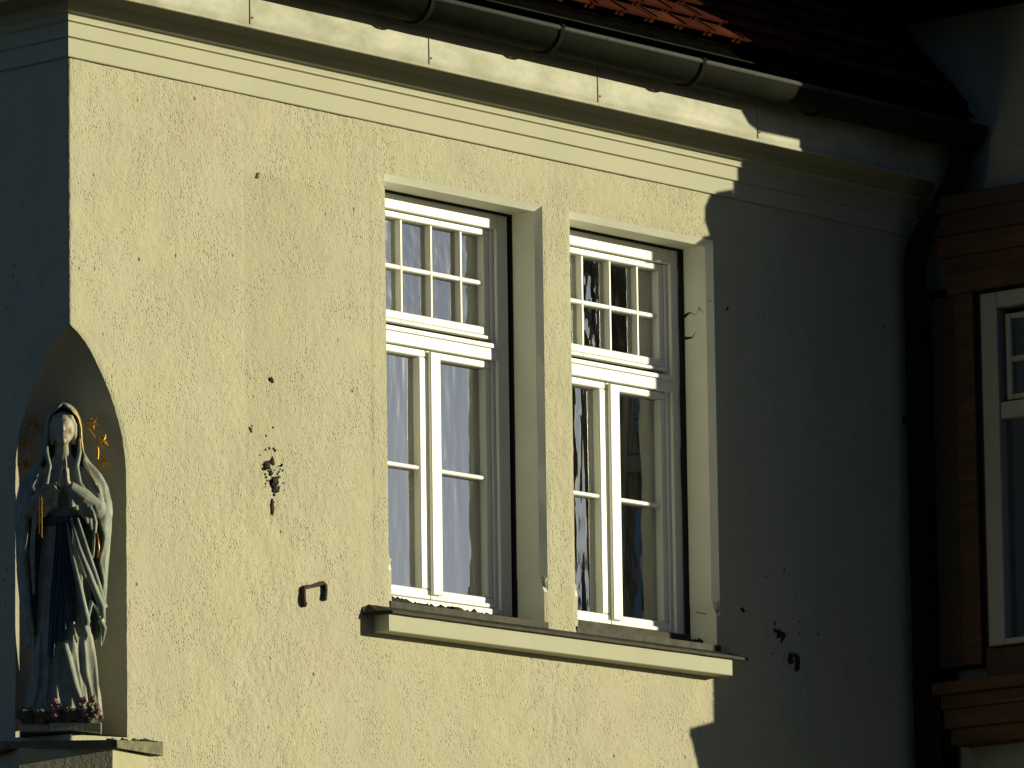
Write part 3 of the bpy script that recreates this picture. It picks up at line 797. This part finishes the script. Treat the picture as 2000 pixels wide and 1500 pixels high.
# hands: two palms pressed together, five fingers each
bm = bmesh.new()
for s in (-1, 1):
    ox = CX + .004 + s*.0085
    tube(bm, [(ox + s*.010, -.108, .985), (ox+s*.002, -.117, 1.005), (ox, -.122, 1.03), (ox, -.126, 1.055)], [.014, .013, .0125, .011], 10)
    ball(bm, (ox, -.120, 1.03), .017, 2, (.55, 1.0, 1.35))
    for f, (dy, L_) in enumerate(((-.016, .048), (-.0065, .056), (.003, .053), (.012, .042))):
        b0 = Vector((ox, -.124+dy*1.0, 1.050)); d = Vector((-s*.05, -.10, 1)).normalized()
        tube(bm, [b0, b0+d*L_*.45, b0+d*L_*.8, b0+d*L_ + Vector((-s*.002, .002, 0))], [.0052, .005, .0043, .0028], 7)
    tube(bm, [(ox+s*.002, -.128, 1.012), (ox+s*.002, -.140, 1.032), (ox-s*.002, -.143, 1.055)], [.006, .0055, .0035], 7)
tmp = bpy.data.objects.new('tmp', bpy.data.meshes.new('tmp')); bm.to_mesh(tmp.data); bm.free(); COL.objects.link(tmp)
md = tmp.modifiers.new('r', 'REMESH'); md.mode = 'VOXEL'; md.voxel_size = .0022
hands = evaluated(tmp, 'praying_hands', 'skin', st_root)

# mantle and veil: one thick draped sheet open at the front
#  z: rx, ry, cy, opening half angle (deg) right side, left side
MAN = [(0.395, 0.15, 0.09, 0.0, 66, 62),
       (0.5, 0.162, 0.09, 0.0, 64, 60),
       (0.7, 0.176, 0.09, 0.0, 60, 57),
       (0.85, 0.184, 0.09, 0.0, 56, 54),
       (0.93, 0.186, 0.09, 0.0, 52, 50),
       (1.0, 0.172, 0.098, 0.0, 48, 47),
       (1.05, 0.146, 0.088, 0.0, 44, 43),
       (1.1, 0.102, 0.074, 0.0, 52, 46),
       (1.14, 0.08, 0.068, 0.01, 72, 58),
       (1.19, 0.073, 0.07, 0.01, 72, 58),
       (1.24, 0.071, 0.074, 0.01, 72, 58),
       (1.28, 0.064, 0.074, 0.01, 60, 52),
       (1.305, 0.052, 0.066, 0.006, 34, 30),
       (1.325, 0.034, 0.046, -0.002, 4, 4),
       (1.335, 0.012, 0.018, 0.0, 1, 1)]
bm = bmesh.new(); rows = []; NT = 110; NZ_ = 130
for i in range(NZ_):
    z = .395 + (1.335-.395)*i/(NZ_-1); rx, ry, cy, aR, aL = lerp(MAN, z)
    amp = .10 if z < 1.08 else (.045 if z < 1.27 else .01)
    row = []
    for k in range(NT+1):
        t = k/NT; th = rad(aR) + t*(2*math.pi - rad(aR) - rad(aL))
        f = .6*fold(th, z, 5.5, 1.1, 2.1) + .4*fold(th, z, 9.5, .3, -1.4)
        m_ = 1 + amp*(f-.3)
        e = min(t, 1-t)*NT            # rolled, slightly wavy edge
        wv = .012*math.sin(z*34 + (0 if t < .5 else 2.0))*max(0, 1-e/8) if z < 1.12 else .002*math.sin(z*40)*max(0, 1-e/6)
        zz_ = z
        if i < 10: zz_ = z - (.035*math.sin(th*4.0+.6)+.02*math.sin(th*9) - .02*(1 if t < .5 else -1.2)*0)*(1-i/10)
        X = CX + (rx*m_+wv)*math.sin(th); Y = cy - (ry*m_+wv)*math.cos(th)
        row.append(bm.verts.new((X, Y, zz_)))
    rows.append(row)
for a, b in zip(rows, rows[1:]):
    for k in range(NT): bm.faces.new((a[k], a[k+1], b[k+1], b[k]))
bmesh.ops.recalc_face_normals(bm, faces=bm.faces)
tmp = bpy.data.objects.new('tmp', bpy.data.meshes.new('tmp')); bm.to_mesh(tmp.data); bm.free(); COL.objects.link(tmp)
md = tmp.modifiers.new('s', 'SOLIDIFY'); md.thickness = .011; md.offset = 0
md = tmp.modifiers.new('r', 'REMESH'); md.mode = 'VOXEL'; md.voxel_size = .0042
md = tmp.modifiers.new('m', 'SMOOTH'); md.factor = .5; md.iterations = 2
mantle = evaluated(tmp, 'veil_and_mantle', 'mantle', st_root)
# gathered cloth lumps where the mantle ends, drapery swag crossing the front
bm = bmesh.new()
def swag(p, r): tube(bm, p, r, 9)
swag([(.005, -.085, .86), (.035, -.098, .74), (.080, -.092, .62), (.128, -.070, .50), (.135, -.055, .44)], [.006, .011, .013, .014, .008])
swag([(.03, -.088, .86), (.065, -.094, .74), (.110, -.080, .60), (.142, -.055, .50)], [.006, .010, .012, .010])
swag([(-.01, -.084, .84), (.012, -.098, .70), (.045, -.098, .55), (.068, -.090, .44), (.062, -.088, .40)], [.005, .011, .013, .014, .009])
swag([(.068, -.090, .44), (.085, -.086, .52), (.12, -.066, .47)], [.008, .012, .008])
swag([(.055, -.096, .42), (.068, -.098, .385), (.060, -.094, .365)], [.012, .013, .006])
swag([(.118, -.070, .45), (.136, -.060, .42), (.130, -.056, .36)], [.012, .012, .004])
swag([(CX-.150, -.055, .90), (CX-.155, -.055, .70), (CX-.140, -.05, .50), (CX-.120, -.05, .40)], [.012, .014, .012, .006])
swag([(CX-.115, -.078, .88), (CX-.125, -.080, .72), (CX-.118, -.078, .55)], [.008, .011, .005])
swag([(CX+.10, -.085, .96), (CX+.128, -.082, .84), (CX+.118, -.090, .70)], [.006, .010, .005])
for s in (-1, 1): # veil edges falling on the breast
    swag([(CX+s*.066, -.030, 1.19), (CX+s*.066, -.050, 1.13), (CX+s*.054, -.074, 1.07), (CX+s*.066, -.086, 1.0), (CX+s*.105, -.092, .95)], [.006, .009, .010, .010, .006])
    for q in range(6): swag([(CX+s*(.040+.013*q), -.112+.004*q, .985-.012*q), (CX+s*(.044+.013*q), -.110+.004*q, .955-.012*q), (CX+s*(.046+.013*q), -.104+.004*q, .935-.010*q)], [.005, .0055, .003])
tmp = bpy.data.objects.new('tmp', bpy.data.meshes.new('tmp')); bm.to_mesh(tmp.data); bm.free(); COL.objects.link(tmp)
md = tmp.modifiers.new('r', 'REMESH'); md.mode = 'VOXEL'; md.voxel_size = .0032
md = tmp.modifiers.new('m', 'SMOOTH'); md.factor = .5; md.iterations = 3
evaluated(tmp, 'drapery_folds', 'mantle', st_root)
# blue sash: band and two hanging tails
bm = bmesh.new()
n = 40
for (za, zb, e) in ((.835, .872, .006),):
    lo = []; hi = []
    for k in range(n):
        th = 2*math.pi*k/n; lo.append(bm.verts.new((CX+(.086+e)*math.sin(th), .01-(.072+e)*math.cos(th), za))); hi.append(bm.verts.new((CX+(.086+e)*math.sin(th), .01-(.072+e)*math.cos(th), zb)))
    for k in range(n): bm.faces.new((lo[k], lo[(k+1) % n], hi[(k+1) % n], hi[k]))
sash = obj('sash', bm, 'blue', st_root, True)
for (x0_, x1_, zl, wd) in ((-.045, -.075, .30, .030), (-.02, -.030, .36, .034), (.0, .012, .44, .026)):
    bm = bmesh.new(); rows = []
    for i in range(26):
        t = i/25; z = .85 + (zl-.85)*t; xc = x0_ + (x1_-x0_)*t; ww = wd*(.55+.6*t); row = []
        for k in range(9):
            u = (k/8-.5); x = xc+u*ww; row.append(bm.verts.new((x, sy(max(CX-.09, min(CX+.09, x)), z, .016) - .006*math.cos(u*14+t*3), z)))
        rows.append(row)
    for a, b in zip(rows, rows[1:]):
        for k in range(8): bm.faces.new((a[k], a[k+1], b[k+1], b[k]))
    obj('sash_tail', bm, 'blue', sash, True)
# gilded hem edging on the veil
bm = bmesh.new(); pts = []
for k in range(30):
    z = 1.31 - k*.011; rx, ry, cy, aR, aL = lerp(MAN, z); th = rad(aR); pts.append((CX + (rx+.004)*math.sin(th), cy-(ry+.006)*math.cos(th), z))
tube(bm, pts, .0028, 6); obj('gilt_edge', bm, 'gold', mantle, True)
bm = bmesh.new(); tube(bm, [(.108, -.088, .80), (.116, -.086, .74), (.112, -.080, .70)], .004, 6); tube(bm, [(.128, -.068, .47), (.133, -.066, .43)], .004, 6)
obj('gilt_edge', bm, 'gold', mantle, True)
# rosary
bm = bmesh.new()
for dx_, n_, z0_ in ((0, 27, .975), (-.010, 25, .975)):
    for k in range(n_): ball(bm, (CX-.086+dx_+.001*math.sin(k), -.122, z0_-k*.0076), .0036, 1)
for k in range(8): ball(bm, (CX-.086+.010*k, -.124, .975+.002*k), .0034, 1)
obj('rosary', bm, 'gold', st_root, True)
# halo ring with stars
HC = Vector((CX+.003, .075, 1.150)); HR = .139
bm = bmesh.new(); tube(bm, [HC+Vector((HR*math.sin(a), 0, HR*math.cos(a))) for a in [2*math.pi*k/48 for k in range(49)]], .0028, 6, False)
halo = obj('halo', bm, 'gold', st_root, True)
bm = bmesh.new(); tube(bm, [HC+Vector((0, 0, -HR)), HC+Vector((0, -.03, -HR-.05))], .004, 6); obj('halo_stem', bm, 'gold', halo)
def star_mesh():
    bm = bmesh.new(); n = 6; R1, R0 = .0310, .0125
    top = bm.verts.new((0, -.007, 0)); bot = bm.verts.new((0, .003, 0)); ring = []
    for k in range(2*n):
        a = math.pi*k/n; r = R1 if k % 2 == 0 else R0; ring.append(bm.verts.new((r*math.sin(a), 0, r*math.cos(a))))
    for k in range(2*n):
        bm.faces.new((top, ring[k], ring[(k+1) % (2*n)])); bm.faces.new((bot, ring[(k+1) % (2*n)], ring[k]))
    bmesh.ops.recalc_face_normals(bm, faces=bm.faces)
    me = bpy.data.meshes.new('star'); bm.to_mesh(me); bm.free(); me.materials.append(MT['gold']); return me
sm = star_mesh()
for k in range(12):
    a = 2*math.pi*(k+.45)/12; R_ = HR+.028
    o = bpy.data.objects.new('star', sm); COL.objects.link(o); o.parent = halo
    o.location = HC+Vector((R_*math.sin(a), 0, R_*math.cos(a))); o.rotation_euler = (random.uniform(-.25, .25), a+random.uniform(-.3, .3), random.uniform(-.3, .3))
# base block, rocks, roses
bm = bmesh.new(); box(bm, (-.085, -.115, 0), (.062, .10, .034), .003); box(bm, (.0625, -.115, 0), (.124, .10, .034), .003); box(bm, (-.20, -.10, 0), (-.0855, .10, .030), .003)
base = obj('plinth', bm, 'stone', st_root)
bm = bmesh.new(); rnd = random.Random(9)
for k in range(60):
    x = rnd.uniform(-.19, .12); y = -.105 + rnd.uniform(-.01, .06); lump(bm, (x, y, .045+rnd.uniform(0, .045)), rnd.uniform(.012, .028), (1, 1, .8), .6, 2, k)
tmp = bpy.data.objects.new('tmp', bpy.data.meshes.new('tmp')); bm.to_mesh(tmp.data); bm.free(); COL.objects.link(tmp)
md = tmp.modifiers.new('r', 'REMESH'); md.mode = 'VOXEL'; md.voxel_size = .004
evaluated(tmp, 'rocks', 'rock', st_root)
for (x, z) in ((-.075, .100), (-.06, .115), (-.068, .085), (-.05, .095), (-.062, .062), (-.015, .09), (.035, .105), (.05, .12), (.075, .10), (.09, .125), (.105, .095), (.06, .07), (.095, .06), (.11, .075), (-.13, .08)):
    bm = bmesh.new(); c = Vector((x, -.132, z))
    for q in range(6):
        a = q*math.pi/3; lump(bm, c+Vector((.008*math.cos(a), -.002*q*.3, .008*math.sin(a))), .0075, (1, .6, 1), .4, 1, q+x*99)
    ball(bm, c+Vector((0, -.005, 0)), .006, 1)
    obj('rose', bm, 'rose', st_root, True)

# ------------------------------------------------------------------ wing of the neighbouring building, in its own shade
wing = empty('house_wing', (5.60, -1.590, 0), 'dark shaded building wing at the right with a brown wooden bay window', 'house')
WX, WY = 5.60, -1.590
def W(name, bm, m, par=None, smooth=False):
    bmesh.ops.recalc_face_normals(bm, faces=bm.faces)
    if par is None:
        for v in bm.verts: v.co -= Vector((WX, WY, 0))
        return obj(name, bm, m, wing, smooth)
    for v in bm.verts: v.co -= Vector((WX, WY, 0))
    return obj(name, bm, m, par, smooth)
def wb(name, a, b, m, par=None, bev=.004):
    bm = bmesh.new(); box(bm, a, b, bev); return W(name, bm, m, par)
bm = bmesh.new()
# left face with an opening for the bay window's glass
wy0, wy1, wz0, wz1 = -1.36, -.452, 5.48, 7.095
box(bm, (WX, WY, 0), (WX+7, 9, 5.30)); box(bm, (WX, wy1+.12, 5.30), (WX+7, 9, 7.60)); box(bm, (WX, WY, 5.30), (WX+7, wy0-.05, 7.60))
box(bm, (WX, WY, 7.60), (WX+7, 9, 7.80)); box(bm, (WX+.07, WY+.06, 7.80), (WX+7, 9, 8.02)); box(bm, (WX, WY+.14, 7.802), (WX+.075, 9, 8.50)); box(bm, (WX+.075, WY+.1, 8.02), (WX+7, 9, 8.50))
W('wall', bm, 'wing')
# unseen ledge added at the front corner, profile shaped for the shadow notch
bm = bmesh.new()
prism(bm, [(WX+.01, 5.445), (WX-.03, 5.43), (WX-.214, 5.383), (WX-.214, 5.36), (WX-.188, 5.297), (WX-.16, 5.208), (WX-.12, 5.09), (WX-.04, 5.0), (WX+.01, 4.98)], 'y', WY-.001, WY+.13)
W('shadow_ledge', bm, 'wood')
# unseen cornice piece at the front corner, shaped for the shadow bump it casts
bm = bmesh.new()
prism(bm, [(WX+.01, 7.58), (WX-.012, 7.62), (WX-.048, 7.685), (WX-.045, 7.745), (WX-.010, 7.80), (WX+.01, 7.82)], 'y', WY-.001, WY+.12)
W('shadow_cornice', bm, 'wing')
# unseen eave corner above, outline fitted to the shadow it throws
bm = bmesh.new()
prism(bm, [(WX+.12, 8.022), (WX-.165, 8.020), (WX-.23, 8.045), (WX-.28, 8.095), (WX-.29, 8.17), (WX-.47, 8.33), (WX-.47, 8.70), (WX-.40, 9.5), (WX+3, 12.0), (WX+3, 8.022)], 'y', WY-.002, WY+.30)
W('shadow_eave', bm, 'deck')
bm = bmesh.new()
prism(bm, [(WX-.47, 8.47), (WX-.47, 8.70), (WX+3, 12.0), (WX+3, 8.47)], 'y', WY, 9)
W('roof', bm, 'deck')
# bay window, wood cladding standing proud of the wall
BXF = 5.45
by0, by1 = -1.42, -.20
hd = wb('bay_head', (BXF-.02, by0, 7.40), (WX-.001, by1+.05, 7.575), 'wood_dark')
wb('board', (BXF-.05, by0-.03, 7.50), (BXF-.021, by1+.08, 7.578), 'wood_dark', hd)
wb('board', (BXF, by0, 7.30), (WX-.001, by1, 7.399), 'wood', hd); wb('board', (BXF+.015, by0, 7.225), (WX-.001, by1-.03, 7.299), 'wood', hd)
wb('board', (BXF, by0, 7.125), (WX-.001, by1-.05, 7.224), 'wood', hd)
wb('bay_post', (BXF+.01, -.392, 5.40), (WX-.001, -.285, 7.124), 'wood'); wb('bay_post', (BXF+.03, -.284, 5.40), (WX-.001, -.13, 7.124), 'wood_dark')
wb('bay_post', (BXF+.01, -1.50, 5.40), (WX-.001, -1.39, 7.124), 'wood')
wb('dark_infill', (BXF+.05, -.444, 5.40), (WX-.001, -.393, 7.124), 'wood_dark')
sl = wb('bay_sill', (BXF-.07, by0-.05, 5.27), (WX-.001, -.16, 5.325), 'wood')
wb('board', (BXF-.03, by0, 5.205), (WX-.001, -.18, 5.269), 'wood', sl); wb('board', (BXF-.02, by0, 5.115), (WX-.001, -.19, 5.204), 'wood', sl); wb('board', (BXF, by0, 5.04), (WX-.001, -.21, 5.114), 'wood', sl)
wb('board', (BXF+.03, by0, 5.326), (WX-.001, -.40, 5.468), 'wood_dark', sl)
# white window in the bay
bm = bmesh.new()
box(bm, (BXF, wy1-.085, 5.474), (BXF+.09, wy1+.008, 7.103), .004); box(bm, (BXF, wy0, 5.474), (BXF+.09, wy0+.09, 7.103), .004)
box(bm, (BXF, wy0+.091, 7.03), (BXF+.09, wy1-.086, 7.103), .004); box(bm, (BXF, wy0+.091, 5.474), (BXF+.09, wy1-.086, 5.502), .004)
box(bm, (BXF+.01, wy0+.091, 6.513), (BXF+.09, wy1-.086, 6.591), .004)
bw = W('window', bm, 'paint_shaded')
bw['label'] = 'white framed window in the dark bay at the right edge'
box_ = bmesh.new()
ya, yb = wy0+.095, wy1-.110
box(box_, (BXF+.03, yb-.030, 6.60), (BXF+.07, yb, 7.00), .003); box(box_, (BXF+.03, ya, 6.60), (BXF+.07, ya+.03, 7.00), .003); box(box_, (BXF+.03, ya+.031, 6.975), (BXF+.07, yb-.031, 7.00), .003); box(box_, (BXF+.03, ya+.031, 6.60), (BXF+.07, yb-.031, 6.625), .003)
W('upper_sash', box_, 'paint_shaded', bw)
wb('glazing_bar', (BXF+.032, ya+.03, 6.775), (BXF+.066, yb-.03, 6.800), 'paint_shaded', bw, .002)
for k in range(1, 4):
    y = ya+.03 + (yb-ya-.06)*k/4; wb('glazing_bar', (BXF+.034, y-.011, 6.626), (BXF+.064, y+.011, 6.974), 'paint_shaded', bw, .002)
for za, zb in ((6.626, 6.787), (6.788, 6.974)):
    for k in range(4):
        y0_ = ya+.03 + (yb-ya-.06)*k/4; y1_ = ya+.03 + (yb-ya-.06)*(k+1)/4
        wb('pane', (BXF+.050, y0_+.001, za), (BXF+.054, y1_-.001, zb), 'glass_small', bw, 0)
wb('pane', (BXF+.050, ya-.02, 5.503), (BXF+.054, wy1-.084, 6.512), 'glass', bw, 0)
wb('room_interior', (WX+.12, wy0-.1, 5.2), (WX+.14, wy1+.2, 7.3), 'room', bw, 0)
# pale strip of the side light between downpipe and bay
wb('side_light', (WX-.035, -.028, 5.36), (WX-.002, .0-.003, 7.10), 'wing')
bm = bmesh.new(); tube(bm, [(5.57, -.11, 7.18), (5.57, -.11, 5.2), (5.57, -.11, 3.0), (5.57, -.11, .2)], .045, 14); W('waste_pipe', bm, 'black', None, True)

# ------------------------------------------------------------------ house and tree across the street (seen only in the panes)
nb = empty('house', (24.57, -18, 0), 'plain rendered house across the street, mirrored dark in the right window', 'house', math.atan(1.12))
def NB(name, a, b, m, par=None, bev=0):
    bm = bmesh.new(); box(bm, a, b, bev); return obj(name, bm, m, par or nb)
NB('wall', (0, -9, 0), (13, 0, 13.2), 'nwall')
bm = bmesh.new(); prism(bm, [(-9.5, 13.2), (.5, 13.2), (-4.5, 17.5)], 'x', -.0, 13.4); obj('roof', bm, 'ntile', nb)
for fl_ in range(4):
    for k in range(5):
        x = 1.2+k*2.4; z = 1.2+fl_*3.0
        wn = NB('window', (x, .001, z), (x+1.1, .06, z+1.6), 'paint', None, .01)
        bm = bmesh.new(); box(bm, (x+.08, .061, z+.08), (x+1.02, .066, z+1.52)); obj('pane', bm, 'glass', wn)
for q, (hx, hy, lb) in enumerate(((9, -40, 'rightmost of the added unseen houses blocking low sky'), (-7, -41, 'middle right of the added unseen houses blocking low sky'), (-23, -41, 'middle left of the added unseen houses blocking low sky'), (-39, -39, 'far left of the added unseen houses blocking low sky'))):  # row added out of view to cut horizon skylight and deepen the shade
    r_ = nb.copy(); COL.objects.link(r_); r_.location = (hx, hy, 0); r_.rotation_euler = (0, 0, 0); r_['label'] = lb; r_['group'] = 'added unseen houses blocking low sky'
    for ch in list(nb.children):
        c_ = ch.copy(); COL.objects.link(c_); c_.parent = r_
        for g_ in ch.children: d_ = g_.copy(); COL.objects.link(d_); d_.parent = c_
def tree(loc, H, R, label, seed):
    t = empty('tree', loc, label, 'tree'); rnd = random.Random(seed)
    bm = bmesh.new(); tube(bm, [(0, 0, 0), (.1, 0, H*.3), (0, .1, H*.6), (.1, 0, H*.92)], [.28, .2, .12, .03], 10)
    tips = []
    for k in range(26):
        a = rnd.random()*6.28; z = H*rnd.uniform(.28, .85); L_ = R*rnd.uniform(.5, 1)*(1.15-z/H*.7); e = Vector((L_*math.cos(a), L_*math.sin(a), z+L_*.5))
        tube(bm, [(0, 0, z), Vector((0, 0, z)).lerp(e, .5)+Vector((0, 0, -.1)), e], [.07, .04, .012], 5); tips.append(e)
    obj('trunk', bm, 'bark', t, True)
    vv = []; ff = []
    for k in range(9000):
        c = rnd.choice(tips); f = rnd.random()**.5
        p = Vector((c.x*f, c.y*f, c.z - (1-f)*.8)) + Vector([rnd.gauss(0, .42) for _ in range(3)])
        u = Vector([rnd.gauss(0, 1) for _ in range(3)]).normalized(); v_ = u.orthogonal().normalized(); s_ = rnd.uniform(.05, .11)
        i = len(vv); vv += [p-u*s_, p+v_*s_*.5, p+u*s_, p-v_*s_*.5]; ff.append((i, i+1, i+2, i+3))
    me = bpy.data.meshes.new('crown'); me.from_pydata([tuple(q) for q in vv], [], ff); tag(link('crown', me, 'leaf', t), kind='stuff')
tree((17.3, -10.6, 0), 9.6, 1.1, 'small tree beside the street in front of the plain rendered house', 5)
